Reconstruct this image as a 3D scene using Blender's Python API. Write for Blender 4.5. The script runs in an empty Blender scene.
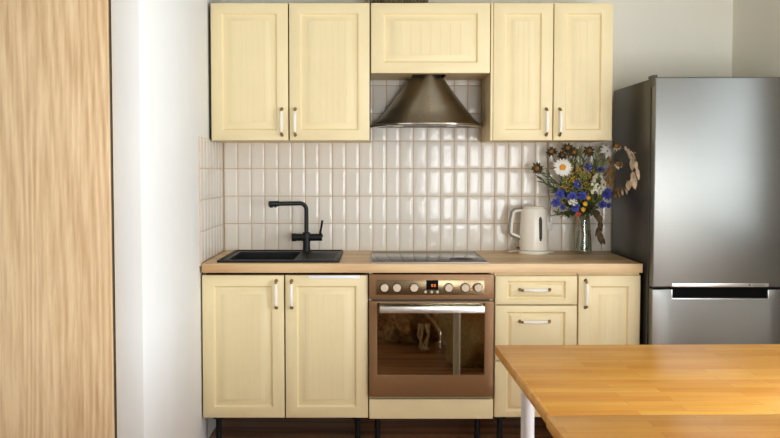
import bpy, bmesh, math, random
from mathutils import Vector, Matrix
R = random.Random(7)
sc = bpy.context.scene
col = sc.collection
PI = math.pi

# ------------------------------------------------------------------ materials
def srgb(r, g, b):
    f = lambda c: (c/255/12.92) if c/255 <= .04045 else ((c/255+.055)/1.055)**2.4
    return (f(r), f(g), f(b), 1)

class NT:
    def __init__(s, name):
        s.m = bpy.data.materials.new(name); s.m.use_nodes = True
        s.t = s.m.node_tree; s.n = s.t.nodes; s.l = s.t.links
        s.b = s.n['Principled BSDF']; s.out = s.n['Material Output']
    def new(s, typ, **kw):
        n = s.n.new(typ)
        for k, v in kw.items(): setattr(n, k, v)
        return n
    def put(s, sock, v):
        if hasattr(v, 'is_output') or isinstance(v, bpy.types.NodeSocket): s.l.new(v, sock)
        else: sock.default_value = v
    def math(s, op, a, b=0.0):
        n = s.new('ShaderNodeMath', operation=op); s.put(n.inputs[0], a); s.put(n.inputs[1], b); return n.outputs[0]
    def mix(s, f, a, b, mode='MIX'):
        n = s.new('ShaderNodeMix', data_type='RGBA', blend_type=mode)
        s.put(n.inputs['Factor'], f); s.put(n.inputs[6], a); s.put(n.inputs[7], b); return n.outputs[2]
    def xyz(s):
        n = s.new('ShaderNodeTexCoord'); q = s.new('ShaderNodeSeparateXYZ'); s.l.new(n.outputs['Object'], q.inputs[0]); return n.outputs['Object'], q.outputs
    def vec(s, x, y, z):
        n = s.new('ShaderNodeCombineXYZ')
        for i, v in enumerate((x, y, z)): s.put(n.inputs[i], v)
        return n.outputs[0]
    def noise(s, v, scale, detail=3, rough=.5, dist=0):
        n = s.new('ShaderNodeTexNoise'); s.put(n.inputs['Vector'], v)
        n.inputs['Scale'].default_value = scale; n.inputs['Detail'].default_value = detail
        n.inputs['Roughness'].default_value = rough; n.inputs['Distortion'].default_value = dist
        return n.outputs['Fac']
    def ramp(s, f, stops):
        n = s.new('ShaderNodeValToRGB'); s.put(n.inputs[0], f); e = n.color_ramp.elements
        while len(e) < len(stops): e.new(.5)
        for i, (p, c) in enumerate(stops): e[i].position = p; e[i].color = c
        return n.outputs[0]
    def bump(s, h, strength=.2, dist=.002):
        n = s.new('ShaderNodeBump'); s.put(n.inputs['Height'], h)
        n.inputs['Strength'].default_value = strength; n.inputs['Distance'].default_value = dist
        s.l.new(n.outputs[0], s.b.inputs['Normal'])
    def base(s, c): s.put(s.b.inputs['Base Color'], c)
    def set(s, **kw):
        for k, v in kw.items(): s.put(s.b.inputs[k.replace('_', ' ')], v)
        return s.m

def plain(name, c, rough=.5, metal=0, var=.06, vscale=8, **kw):
    q = NT(name); o, _ = q.xyz()
    n = q.noise(o, vscale, 4)
    d = tuple(x*(1-var) for x in c[:3])+(1,); l = tuple(min(1, x*(1+var)) for x in c[:3])+(1,)
    q.base(q.ramp(n, [(.3, d), (.7, l)]))
    q.set(Roughness=rough, Metallic=metal, **kw)
    return q.m

def oak(name, axis, across, light, dark, board, rough=.5, rings=40., stretch=.16, fine=.5, coat=0, wr=.34, fs=60, bv=.14, nd=1.5, ns=7):
    """straight and cathedral grain running along one axis, board by board"""
    q = NT(name); o, s = q.xyz()
    a, c = s[axis], s[across]
    other = s[3-'XYZ'.index(axis)-'XYZ'.index(across)]
    b = q.math('FLOOR', q.math('DIVIDE', c, board))
    w = q.new('ShaderNodeTexWhiteNoise', noise_dimensions='1D'); q.put(w.inputs['W'], b); rnd = w.outputs['Value']
    v = q.vec(q.math('ADD', c, q.math('MULTIPLY', rnd, 9)), q.math('ADD', q.math('MULTIPLY', a, stretch), q.math('MULTIPLY', rnd, 5)), q.math('MULTIPLY', other, .5))
    n = q.noise(v, ns, nd, .45, .3)
    ring = q.math('MULTIPLY', q.math('ADD', q.math('SINE', q.math('MULTIPLY', n, rings)), 1), .5)
    v2 = q.vec(q.math('MULTIPLY', c, fs), q.math('MULTIPLY', a, 1.6), q.math('MULTIPLY', other, 60))
    f = q.noise(v2, 3, 4, .6)
    n3 = q.noise(v, 2.2, 2)
    g = q.math('ADD', q.math('MULTIPLY', ring, wr), q.math('ADD', q.math('MULTIPLY', f, fine), q.math('MULTIPLY', n3, .36)))
    g = q.math('ADD', g, q.math('MULTIPLY', q.math('SUBTRACT', rnd, .5), bv))
    q.base(q.ramp(g, [(.3, dark), (.78, light)]))
    q.bump(f, .12, .001)
    q.set(Roughness=rough, Coat_Weight=coat, Coat_Roughness=.2)
    return q.m

def butcher(name, c1, c2, rough=.3):
    q = NT(name); o, s = q.xyz()
    br = q.new('ShaderNodeTexBrick', offset=.37, offset_frequency=2, squash=1.0)
    q.put(br.inputs['Vector'], o)
    for k, v in (('Color1', c1), ('Color2', c2), ('Mortar', tuple(x*.62 for x in c1[:3])+(1,)), ('Scale', 1.0), ('Mortar Size', .0007), ('Mortar Smooth', .3), ('Bias', -.1), ('Brick Width', .34), ('Row Height', .043)):
        br.inputs[k].default_value = v
    v2 = q.vec(q.math('MULTIPLY', s['X'], 5), q.math('MULTIPLY', s['Y'], 110), q.math('MULTIPLY', s['Z'], 110))
    f = q.noise(v2, 1, 5, .6)
    v3 = q.vec(q.math('MULTIPLY', s['X'], 1.4), q.math('MULTIPLY', s['Y'], 9), 0.0)
    g = q.noise(v3, 2, 3)
    c = q.mix(q.ramp(f, [(.35, (0, 0, 0, 1)), (.7, (.5, .5, .5, 1))]), br.outputs['Color'], tuple(x*.72 for x in c1[:3])+(1,))
    c = q.mix(q.ramp(g, [(.45, (0, 0, 0, 1)), (.8, (.45, .45, .45, 1))]), c, c2)
    q.base(c); q.bump(f, .06, .001); q.set(Roughness=rough, Coat_Weight=.25, Coat_Roughness=.22)
    return q.m

def brushed(name, c, rough, axis='X', amt=.25):
    q = NT(name); o, s = q.xyz()
    k = {'X': (3, 400, 400), 'Z': (400, 400, 3), 'Y': (400, 3, 400)}[axis]
    v = q.vec(*[q.math('MULTIPLY', s[i], k[i]) for i in range(3)])
    n = q.noise(v, 1, 3)
    blot = q.noise(o, 3, 3)
    d = tuple(x*(1-amt) for x in c[:3])+(1,)
    q.base(q.mix(q.ramp(q.math('ADD', q.math('MULTIPLY', n, .6), q.math('MULTIPLY', blot, .4)), [(.3, (0, 0, 0, 1)), (.7, (1, 1, 1, 1))]), d, c))
    q.put(q.b.inputs['Roughness'], q.math('ADD', rough-.05, q.math('MULTIPLY', n, .1)))
    q.bump(n, .05, .0004)
    q.set(Metallic=1.0)
    return q.m

def thin_glass(name, tint, refl=.12):
    q = NT(name); t = q.new('ShaderNodeBsdfTransparent'); g = q.new('ShaderNodeBsdfGlossy'); m = q.new('ShaderNodeMixShader'); fr = q.new('ShaderNodeLayerWeight')
    t.inputs['Color'].default_value = tint; g.inputs['Roughness'].default_value = .03
    fr.inputs['Blend'].default_value = .35
    q.l.new(q.math('MINIMUM', q.math('ADD', q.math('MULTIPLY', fr.outputs['Facing'], .5), refl*.4), .8), m.inputs[0])
    q.l.new(t.outputs[0], m.inputs[1]); q.l.new(g.outputs[0], m.inputs[2]); q.l.new(m.outputs[0], q.out.inputs['Surface'])
    return q.m

M = {}
M['paint'] = plain('white_wall_paint', (.80, .80, .775, 1), .85, var=.015, vscale=3)
M['paint_lifted'] = plain('lifted_cream_wall', (.87, .85, .755, 1), .85, var=.015, vscale=3)  # cream raised in brightness, standing in for light missing on the back wall
M['ceiling'] = plain('ceiling_paint', (.44, .42, .37, 1), .9, var=.01)
M['cream'] = plain('cream_lacquer', (.83, .70, .42, 1), .42, var=.02, vscale=5, Specular_IOR_Level=.3)
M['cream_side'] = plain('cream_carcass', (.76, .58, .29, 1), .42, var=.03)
M['carcass_shade'] = plain('shade_dark_board', (.10, .085, .06, 1), .7)  # boards coloured dark to put shade into the door gaps
M['porcelain'] = plain('white_porcelain', (.88, .85, .78, 1), .18, var=.02)
M['brass'] = plain('aged_brass', (.30, .19, .07, 1), .35, metal=.9, var=.3, vscale=60)
M['worktop'] = oak('oak_worktop_laminate', 'X', 'Y', srgb(228, 196, 148), srgb(188, 148, 102), .11, .42, rings=26, stretch=.09, fine=.5)
M['wardrobe'] = oak('light_oak_laminate', 'Z', 'X', srgb(240, 214, 172), srgb(190, 146, 98), .397, .5, rings=120, stretch=.045, fine=.66, wr=.15, fs=30, bv=.24, nd=.4, ns=5)
M['floor'] = oak('dark_floor_boards', 'X', 'Y', srgb(186, 138, 98), srgb(122, 80, 50), .12, .4, rings=24, stretch=.1)
M['table'] = butcher('honey_butcher_block', srgb(218, 142, 36), srgb(238, 176, 72), .38)
M['grout'] = plain('beige_grout', srgb(196, 166, 130), .9, var=.05, vscale=30)
M['strip'] = plain('white_strip', (.88, .90, .95, 1), .3, var=.01)  # bluish white strip on one door's top edge
M['trim'] = plain('pale_trim', srgb(214, 194, 176), .7)
M['white_metal'] = plain('white_painted_metal', (.78, .78, .78, 1), .35, var=.02)
M['black_stone'] = plain('black_granite_composite', (.010, .011, .0115, 1), .45, var=.7, vscale=900, Specular_IOR_Level=.3)
M['black_metal'] = plain('matt_black_metal', (.008, .008, .0085, 1), .42, var=.1, Specular_IOR_Level=.28)
M['black_plastic'] = plain('black_plastic', (.008, .008, .008, 1), .5, var=.1, Specular_IOR_Level=.2)
M['bronze'] = brushed('bronze_steel', (.27, .145, .064, 1), .45, 'X', .10); M['bronze'].node_tree.nodes['Principled BSDF'].inputs['Metallic'].default_value = .45
M['hood'] = brushed('hood_steel', (.40, .345, .255, 1), .36, 'X', .2)
M['steel_edge'] = brushed('polished_steel', (.78, .74, .66, 1), .2, 'X', .1)
M['alu'] = brushed('brushed_aluminium', (.85, .85, .83, 1), .32, 'X', .06)
M['fridge'] = brushed('brushed_stainless', (.25, .25, .235, 1), .42, 'X', .08)
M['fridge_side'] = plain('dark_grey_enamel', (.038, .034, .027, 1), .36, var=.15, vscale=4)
M['oven_glass'] = plain('mirrored_dark_glass', (.38, .345, .25, 1), .02, metal=1, var=.0)
M['panel_glass'] = plain('smoked_panel_glass', (.24, .175, .10, 1), .28, metal=1, var=.0)
M['hob_glass'] = plain('black_ceramic_glass', (.012, .012, .012, 1), .045, var=.05, IOR=1.25)
M['hob_ring'] = plain('hob_ring_print', (.035, .033, .03, 1), .05, IOR=1.25); M['hob_spot'] = plain('hob_zone_matt', (.03, .03, .028, 1), .5, IOR=1.15); M['hob_frame'] = plain('satin_frame', (.42, .38, .32, 1), .5, metal=.6)
M['knob'] = plain('beige_knob', (.62, .50, .36, 1), .35)
M['kettle'] = plain('cream_plastic', (.86, .81, .70, 1), .3, var=.015)
M['grey_plastic'] = plain('grey_plastic', (.23, .23, .215, 1), .4)
M['gauge'] = plain('smoky_gauge', (.035, .033, .03, 1), .45, Specular_IOR_Level=.2)
M['red_switch'] = plain('dark_red_plastic', (.10, .012, .02, 1), .35)
M['socket'] = plain('white_plastic', (.74, .71, .66, 1), .35)
M['dark_hole'] = plain('dark_recess', (.004, .004, .004, 1), .8, Specular_IOR_Level=.08)
M['stem'] = plain('green_stem', (.055, .085, .025, 1), .6, var=.4, vscale=30)
M['leaf_light'] = plain('yellow_green_leaf', (.17, .20, .045, 1), .6, var=.4, vscale=40)
M['leaf'] = plain('green_leaf', (.06, .085, .022, 1), .6, var=.5, vscale=40)
M['dry_stem'] = plain('dry_stem', (.15, .115, .05, 1), .7, var=.3, vscale=30)
M['sepal'] = plain('dried_dark_sepal', (.06, .05, .022, 1), .75, var=.5, vscale=60)
M['dry_core'] = plain('dried_orange_core', (.33, .14, .025, 1), .8, var=.5, vscale=200)
M['daisy'] = plain('white_petal', (.82, .80, .74, 1), .6, var=.04)
M['yolk'] = plain('daisy_yellow', (.78, .34, .02, 1), .7, var=.3, vscale=300)
M['blue'] = plain('cornflower_blue', (.045, .062, .33, 1), .6, var=.4, vscale=80)
M['blue_core'] = plain('cornflower_core', (.03, .025, .16, 1), .7, var=.3)
M['floret'] = plain('cream_floret', (.80, .77, .60, 1), .6, var=.15, vscale=90)
M['gold'] = plain('goldenrod_yellow', (.70, .45, .05, 1), .7, var=.3, vscale=90)
M['yellow'] = plain('button_yellow', (.72, .38, .02, 1), .6, var=.2)
M['red'] = plain('red_petal', (.55, .05, .015, 1), .6, var=.2)
M['pink_stem'] = plain('pinkish_stem', (.50, .24, .13, 1), .6, var=.1)
M['brown_leaf'] = plain('dead_brown_leaf', (.085, .05, .018, 1), .75, var=.45, vscale=50)
M['gold_leaf'] = plain('golden_brown_leaf', (.26, .14, .035, 1), .7, var=.4, vscale=50)
M['beige_leaf'] = plain('papery_beige_leaf', (.60, .46, .32, 1), .75, var=.3, vscale=40)
M['glass'] = thin_glass('clear_glass', (.93, .95, .91, 1))
M['water'] = thin_glass('vase_water', (.92, .93, .87, 1), .02)
M['pane'] = thin_glass('window_glass', (.97, .98, .98, 1), .1)
M['foil'] = plain('crinkled_foil', (.42, .36, .27, 1), .4, metal=.8, var=.4, vscale=50)
M['blanket'] = plain('brown_weave', (.40, .26, .14, 1), .95, var=.5, vscale=35)
M['cushion'] = plain('olive_brown_weave', (.36, .26, .12, 1), .95, var=.3, vscale=60)
M['cushion_red'] = plain('dull_red_cloth', (.36, .07, .07, 1), .95, var=.3, vscale=20)
M['filter'] = plain('dark_filter_mesh', (.10, .09, .075, 1), .45, metal=.6)
q = NT('orange_display'); q.set(Base_Color=(.3, .05, .01, 1), Emission_Color=(1, .22, .03, 1), Emission_Strength=1.3); M['digits'] = q.m
# tiles: near-white glaze, a little different from tile to tile
q = NT('glazed_tile'); o, s = q.xyz()
w = q.new('ShaderNodeTexWhiteNoise', noise_dimensions='3D')
q.put(w.inputs['Vector'], q.vec(q.math('FLOOR', q.math('DIVIDE', q.math('ADD', s['X'], .8227), .0737)), q.math('FLOOR', q.math('DIVIDE', s['Y'], .075)), q.math('FLOOR', q.math('DIVIDE', q.math('SUBTRACT', s['Z'], .9), .15))))
q.base(q.mix(w.outputs['Value'], (.74, .685, .595, 1), (.79, .74, .66, 1)))
nn = q.noise(o, 26, 2); q.bump(nn, .16, .004)
q.set(Roughness=.13, Specular_IOR_Level=.32); M['tile'] = q.m

# ------------------------------------------------------------------ mesh helpers
class MB:
    def __init__(s): s.bm = bmesh.new(); s.mi = 0
    def _mark(s, faces):
        for f in faces: f.material_index = s.mi
    def face(s, vs):
        try:
            f = s.bm.faces.new(vs); f.material_index = s.mi; return f
        except ValueError: return None
    def v(s, p): return s.bm.verts.new(p)
    def box(s, x0, x1, y0, y1, z0, z1, bev=0, seg=2):
        b = bmesh.new()
        r = bmesh.ops.create_cube(b, size=1)
        bmesh.ops.transform(b, verts=b.verts, matrix=Matrix.Translation(((x0+x1)/2, (y0+y1)/2, (z0+z1)/2)) @ Matrix.Diagonal((abs(x1-x0), abs(y1-y0), abs(z1-z0), 1)))
        if bev: bmesh.ops.bevel(b, geom=b.edges[:], offset=bev, segments=seg, profile=.5, affect='EDGES')
        s.merge(b); return s
    def merge(s, b, mat=None):
        if mat: bmesh.ops.transform(b, verts=b.verts, matrix=mat)
        m = {}
        for v in b.verts: m[v] = s.bm.verts.new(v.co)
        for f in b.faces: s.face([m[v] for v in f.verts])
        b.free()
    def tube(s, pts, r, n=10, caps=True, flat=None):
        pts = [Vector(p) for p in pts]; rs = r if isinstance(r, (list, tuple)) else [r]*len(pts)
        t0 = (pts[1]-pts[0]).normalized(); up = Vector((0, 0, 1)) if abs(t0.z) < .9 else Vector((0, 1, 0))
        nrm = (up - t0*up.dot(t0)).normalized(); rings = []
        for i, p in enumerate(pts):
            a = pts[max(i-1, 0)]; c = pts[min(i+1, len(pts)-1)]; t = (c-a).normalized()
            nrm = (nrm - t*nrm.dot(t)).normalized(); bi = t.cross(nrm)
            fx, fy = flat if flat else (1, 1)
            rings.append([s.v(p + nrm*math.cos(2*PI*k/n)*rs[i]*fx + bi*math.sin(2*PI*k/n)*rs[i]*fy) for k in range(n)])
        for a, c in zip(rings, rings[1:]):
            for k in range(n): s.face([a[k], a[(k+1) % n], c[(k+1) % n], c[k]])
        if caps: s.face(rings[0][::-1]); s.face(rings[-1])
        return s
    def cyl(s, p0, p1, r0, r1=None, n=20): return s.tube([p0, p1], [r0, r0 if r1 is None else r1], n)
    def lathe(s, c, prof, n=32, axis='Z', caps=True, sx=1, sy=1):
        c = Vector(c); rings = []
        for r, h in prof:
            ring = []
            for k in range(n):
                a = 2*PI*k/n; x, y = math.cos(a)*r*sx, math.sin(a)*r*sy
                p = {'Z': (x, y, h), 'Y': (x, -h, y), 'X': (h, x, y)}[axis]
                ring.append(s.v(c+Vector(p)))
            rings.append(ring)
        for a, b in zip(rings, rings[1:]):
            for k in range(n): s.face([a[k], a[(k+1) % n], b[(k+1) % n], b[k]])
        if caps: s.face(rings[0][::-1]); s.face(rings[-1])
        return s
    def plate(s, us, vs, w0, w1, holes=(), axes='XYZ'):
        """slab over the grid us x vs, from w0 to w1, with cells left out"""
        ax = ['XYZ'.index(a) for a in axes]; cache = {}
        def P(i, j, w):
            k = (i, j, w)
            if k not in cache:
                p = [0, 0, 0]; p[ax[0]] = us[i]; p[ax[1]] = vs[j]; p[ax[2]] = w1 if w else w0; cache[k] = s.v(p)
            return cache[k]
        H = set(holes); nx, ny = len(us)-1, len(vs)-1
        solid = lambda i, j: 0 <= i < nx and 0 <= j < ny and (i, j) not in H
        for i in range(nx):
            for j in range(ny):
                if not solid(i, j): continue
                s.face([P(i, j, 1), P(i+1, j, 1), P(i+1, j+1, 1), P(i, j+1, 1)]); s.face([P(i, j, 0), P(i, j+1, 0), P(i+1, j+1, 0), P(i+1, j, 0)])
                for (di, dj, a, b) in ((-1, 0, (i, j), (i, j+1)), (1, 0, (i+1, j), (i+1, j+1)), (0, -1, (i, j), (i+1, j)), (0, 1, (i, j+1), (i+1, j+1))):
                    if not solid(i+di, j+dj): s.face([P(*a, 0), P(*b, 0), P(*b, 1), P(*a, 1)])
        return s
    def sphere(s, c, r, seg=12, rings=8, sz=1):
        b = bmesh.new(); bmesh.ops.create_uvsphere(b, u_segments=seg, v_segments=rings, radius=r)
        s.merge(b, Matrix.Translation(c) @ Matrix.Diagonal((1, 1, sz, 1))); return s
    def ico(s, c, r, sub=1):
        b = bmesh.new(); bmesh.ops.create_icosphere(b, subdivisions=sub, radius=r); s.merge(b, Matrix.Translation(c)); return s
    def bevel(s, off, seg=2, angle=40):
        s.bm.edges.ensure_lookup_table(); bmesh.ops.recalc_face_normals(s.bm, faces=s.bm.faces[:])
        e = [e for e in s.bm.edges if len(e.link_faces) == 2 and e.calc_face_angle(0) > math.radians(angle)]
        bmesh.ops.bevel(s.bm, geom=e, offset=off, segments=seg, profile=.5, affect='EDGES'); return s
    def build(s, name, mats, parent=None, loc=None, smooth=35):
        bmesh.ops.recalc_face_normals(s.bm, faces=s.bm.faces[:])
        me = bpy.data.meshes.new(name); s.bm.to_mesh(me); s.bm.free()
        for m in (mats if isinstance(mats, (list, tuple)) else [mats]): me.materials.append(M[m])
        o = bpy.data.objects.new(name, me); col.objects.link(o)
        base = loc
        if parent is not None:
            o.parent = parent; base = parent.get('_base', (0, 0, 0))
        if base is not None:
            me.transform(Matrix.Translation(-Vector(base)))
            if parent is None: o.location = base
        o['_base'] = tuple(base) if base is not None else (0, 0, 0)
        for p in me.polygons: p.use_smooth = True
        me.set_sharp_from_angle(angle=math.radians(smooth))
        return o

def tag(o, label, cat, group=None, kind=None):
    o['label'] = label; o['category'] = cat
    if group: o['group'] = group
    if kind: o['kind'] = kind
    return o
def thing(name, label, cat, loc, group=None):
    o = bpy.data.objects.new(name, None); col.objects.link(o); o.location = loc; o.empty_display_size = .1
    o['_base'] = tuple(loc)
    return tag(o, label, cat, group)
def struct(mb, name, mat, parent=None, **kw):
    o = mb.build(name, mat, parent, **kw)
    if parent is None: o['kind'] = 'structure'
    return o

# ------------------------------------------------------------------ the room
XL, XR, YR, ZC = -.833, 1.936, -5.35, 2.62
struct(MB().box(-2.5, 2.1, YR-.1, .12, -.06, 0), 'floor', 'floor')
struct(MB().box(-2.5, 2.1, YR-.1, .12, ZC, ZC+.08), 'ceiling', 'ceiling')
struct(MB().box(-.933, 2.04, .008, .12, 0, ZC), 'wall_back', 'paint_lifted')
struct(MB().box(-.933, XL, -1.59, .008, 0, ZC, .003), 'wall_left', 'paint')
struct(MB().box(-2.5, -.933, -.9, -.8, 0, ZC), 'wall_alcove', 'paint')
struct(MB().box(-2.5, -2.4, YR, -.9, 0, ZC), 'wall_side', 'paint')
W3 = (-3.75, -2.5, .06, 2.12)     # unseen glazed opening added beside it for low fill light
W1 = (-2.42, -1.0, .96, 2.28)      # y0 y1 z0 z1 of the window in the right-hand wall
W2 = (.55, 1.86, .06, 2.12)       # x0 x1 z0 z1 of the window behind the camera
struct(MB().plate([YR, W3[0], W3[1], W1[0], W1[1], .008], [0, W3[2], W1[2], W1[3], ZC], XR, XR+.1, [(1, 1), (1, 2), (3, 2)], 'YZX'), 'wall_right', 'paint_lifted')
struct(MB().plate([-2.4, W2[0], W2[1], XR], [0, W2[2], W2[3], ZC], YR-.1, YR, [(1, 1)], 'XZY'), 'wall_rear', 'paint')
def window(name, fr, axis):
    a0, a1, z0, z1 = fr
    if axis == 'Y': mk = lambda m, u0, u1, w0, w1, d0, d1: m.box(XR+d0, XR+d1, u0, u1, w0, w1, .003)
    else: mk = lambda m, u0, u1, w0, w1, d0, d1: m.box(u0, u1, YR-d1, YR-d0, w0, w1, .003)
    m = MB(); t = .055; mid = (a0+a1)/2
    for u0, u1, w0, w1 in ((a0, a0+t, z0, z1), (a1-t, a1, z0, z1), (a0+t, a1-t, z0, z0+t), (a0+t, a1-t, z1-t, z1), (mid-.035, mid+.035, z0+t, z1-t)):
        mk(m, u0, u1, w0, w1, .03, .08)
    o = m.build(name, 'white_metal'); o['kind'] = 'structure'
    p = MB(); mk(p, a0+t, a1-t, z0+t, z1-t, .052, .056); p.build('window_pane', 'pane', o)
    s = MB(); mk(s, a0-.04, a1+.04, z0-.03, z0, -.10, .03); s.build('window_sill', 'white_metal', o)
    h = MB(); mk(h, mid-.012, mid+.012, (z0+z1)/2-.06, (z0+z1)/2+.06, .005, .03); h.build('window_handle', 'white_metal', o)
window('window_1', W1, 'Y'); window('window_2', W2, 'X'); window('added_window_3', W3, 'Y')  # the third, at the far end, is added for its fill light

# glazed tiles: every tile softly pillowed and set a touch out of true
def tiles(cells, plane):
    m = MB(); g = .0019
    for (u0, u1, z0, z1) in cells:
        nu, nz = 6, 8
        tu, tz = R.uniform(-.006, .006), R.uniform(-.004, .004); ph = R.uniform(0, 6)
        grid = []
        ts = lambda n: [0, .035] + [.035+.93*i/(n-3) for i in range(1, n-3)] + [.965, 1]
        for b in ts(nz+1):
            row = []
            for a in ts(nu+1):
                u = u0+g+(u1-u0-2*g)*a; z = z0+g+(z1-z0-2*g)*b
                ea, eb = abs(2*a-1), abs(2*b-1)
                h = .0005*(1-ea**6)*(1-eb**10) + tu*(u-(u0+u1)/2) + tz*(z-(z0+z1)/2) + .0003*math.sin(ph+z*38+u*20)
                if a in (0, 1) or b in (0, 1): h -= .0009
                row.append(m.v((u, .001-h, z) if plane == 'back' else (-.826+h, u, z)))
            grid.append(row)
        for r0, r1 in zip(grid, grid[1:]):
            for i in range(len(r0)-1): m.face([r0[i], r0[i+1], r1[i+1], r1[i]])
        # skirt into the grout
        def sk(seq):
            back = [m.v((v.co.x, .007, v.co.z) if plane == 'back' else (-.832, v.co.y, v.co.z)) for v in seq]
            for i in range(len(seq)-1): m.face([seq[i], seq[i+1], back[i+1], back[i]])
        sk(grid[0]); sk(grid[-1]); sk([r[0] for r in grid]); sk([r[-1] for r in grid])
    return m
back, side = [], []
for i in range(29):
    x0 = -.8227+.0737*i; x1 = x0+.0737
    for j in range(4): back.append((x0, x1, .9+.15*j, 1.05+.15*j))
    if -.04 < x1-.001 and x0 < .575:
        back += [(x0, x1, 1.5, 1.65), (x0, x1, 1.65, 1.8), (x0, x1, 1.8, 1.86)]
for i in range(8):
    for j in range(4): side.append((-.612+.0762*i, -.612+.0762*(i+1), .9+.15*j, 1.05+.15*j))
struct(tiles(back, 'back'), 'wall_back_tiles', 'tile', smooth=60)
struct(tiles(side, 'side'), 'wall_left_tiles', 'tile', smooth=60)
struct(MB().box(-.826, 1.315, .0035, .0079, .89, 1.5).box(-.03, .62, .0035, .0079, 1.5, 1.87), 'wall_back_grout', 'grout')
struct(MB().box(-.8329, -.8285, -.614, .003, .89, 1.5), 'wall_left_grout', 'grout')
struct(MB().box(-.833, -.825, -.6185, -.6145, .89, 1.503), 'trim_1', 'trim')

# ------------------------------------------------------------------ wardrobe
t = thing('wardrobe', 'tall light oak wardrobe standing beside the white partition wall', 'wardrobe', (-1.44, -1.3, 0))
MB().box(-1.945, -.936, -1.585, -.92, .02, 2.3, .002).build('body', 'carcass_shade', t)
MB().box(-1.437, -.9405, -1.607, -1.588, .03, 2.3, .0015).build('door', 'wardrobe', t)
d2 = MB().box(-1.945, -1.440, -1.607, -1.588, .03, 2.3, .0015).build('door', 'wardrobe', t)
for dd, xh in ((d2, -1.47),):
    MB().tube([(xh, -1.607, 1.0), (xh, -1.635, 1.0), (xh, -1.635, 1.16), (xh, -1.607, 1.16)], .005).build('handle', 'alu', dd)

# ------------------------------------------------------------------ cabinets
def panel(m, x0, x1, z0, z1, yf, th=.02, fx=.055, fz=.052, bev=.036, groove=.03):
    rings = [(0, 0, th), (0, 0, .0045), (.001, .001, .0018), (.004, .004, 0), (fx, fz, 0), (fx+.003, fz+.003, .0075), (fx+.007, fz+.007, .0112), (fx+.011, fz+.011, .011),
             (fx+bev, fz+bev, .0012), (fx+bev+.0015, fz+bev+.0015, .0004)]
    prev = None
    for (a, b, d) in rings:
        r = [m.v((x0+a, yf+d, z0+b)), m.v((x1-a, yf+d, z0+b)), m.v((x1-a, yf+d, z1-b)), m.v((x0+a, yf+d, z1-b))]
        if prev:
            for k in range(4): m.face([prev[k], prev[(k+1) % 4], r[(k+1) % 4], r[k]])
        else: m.face(r[::-1])
        prev = r
    a, b, d = rings[-1]; xa, xb, za, zb = x0+a, x1-a, z0+b, z1-b; y = yf+d
    n = max(1, round((xb-xa)/groove)) if groove else 1
    xs = [xa+(xb-xa)*i/n for i in range(n+1)]; w = .0014
    bot, top = [prev[0]], [prev[3]]
    for x in xs[1:-1]:
        for dx, dy in ((-w, 0), (0, .0013), (w, 0)):
            bot.append(m.v((x+dx, y+dy, za))); top.append(m.v((x+dx, y+dy, zb)))
    bot.append(prev[1]); top.append(prev[2])
    for i in range(len(bot)-1): m.face([bot[i], bot[i+1], top[i+1], top[i]])
    return m

def handle(parent, x, y, z, L=.13, vertical=True, label=None):
    """bow pull: two brass feet and a swelling porcelain grip"""
    m = MB(); m.mi = 0
    def P(u, d): return (x, y-d, z+u) if vertical else (x+u, y-d, z)
    h = L/2
    us = [-.40, -.3, -.15, 0, .15, .3, .40]
    m.tube([P(L*u, .024+.007*(1-(u/.42)**2)) for u in us], [.0058, .0066, .0076, .008, .0076, .0066, .0058], 10)
    m.mi = 1
    for s in (-1, 1):
        m.tube([P(s*h, 0), P(s*h, .004), P(s*h, .016), P(s*h*.95, .024), P(s*h*.80, .0262)], [.0085, .006, .0045, .0052, .0062], 10)
        m.lathe(P(s*h, 0), [(.008, 0), (.008, .002), (.005, .0045)], 12, 'Y')
    return m.build('handle', ['porcelain', 'brass'], parent)

YF = -.60
def legs(t, xs, ys=(-.52, -.06), h=.148):
    for x in xs:
        for y in ys:
            MB().cyl((x, y, .012), (x, y, h), .014, .014, 14).cyl((x, y, 0), (x, y, .014), .03, .026, 16).cyl((x, y, h-.016), (x, y, h-.001), .03, .03, 16).build('leg', 'black_plastic', t)
def carcass(t, x0, x1, y0, y1, z0, z1, mat='cream_side', back=True, top=True):
    m = MB(); k = .016
    m.box(x0, x0+k, y0, y1, z0, z1); m.box(x1-k, x1, y0, y1, z0, z1); m.box(x0+k, x1-k, y0, y1, z0, z0+k)
    if top: m.box(x0+k, x1-k, y0, y1, z1-k, z1)
    if back: m.box(x0+k, x1-k, y1-.006, y1, z0+k, z1-(k if top else 0))
    return m.build('body', mat, t)

# sink base
t = thing('base_cabinet', 'cream double-door base cabinet under the black sink', 'cabinet', (-.43, -.3, 0))
carcass(t, -.822, -.030, -.578, -.03, .155, .855, 'carcass_shade', top=False)
legs(t, (-.765, -.085))
d = panel(MB(), -.825, -.4345, .155, .843, YF).build('door', 'cream', t); handle(d, -.470, YF, .752)
d = panel(MB(), -.428, -.034, .155, .843, YF).build('door', 'cream', t); handle(d, -.397, YF, .752)
MB().box(-.318, -.072, YF-.004, YF+.0005, .829, .8425, .0006).build('edge_strip', 'strip', d)['label'] = 'narrow white strip along the top edge of the door'
# oven housing
t = thing('oven_cabinet', 'cream oven housing with a plain filler panel below the oven', 'cabinet', (.27, -.3, 0))
m = MB(); m.box(-.028, -.0125, -.575, -.03, .155, .855); m.box(.552, .5675, -.575, -.03, .155, .855); m.box(-.0125, .552, -.575, -.03, .155, .171); m.box(-.0125, .552, -.575, -.03, .236, .250)
m.build('body', 'cream_side', t)
MB().box(-.0275, .5665, YF, YF+.02, .150, .246, .0035, 3).build('filler_panel', 'cream', t)
legs(t, (.012, .50))
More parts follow.
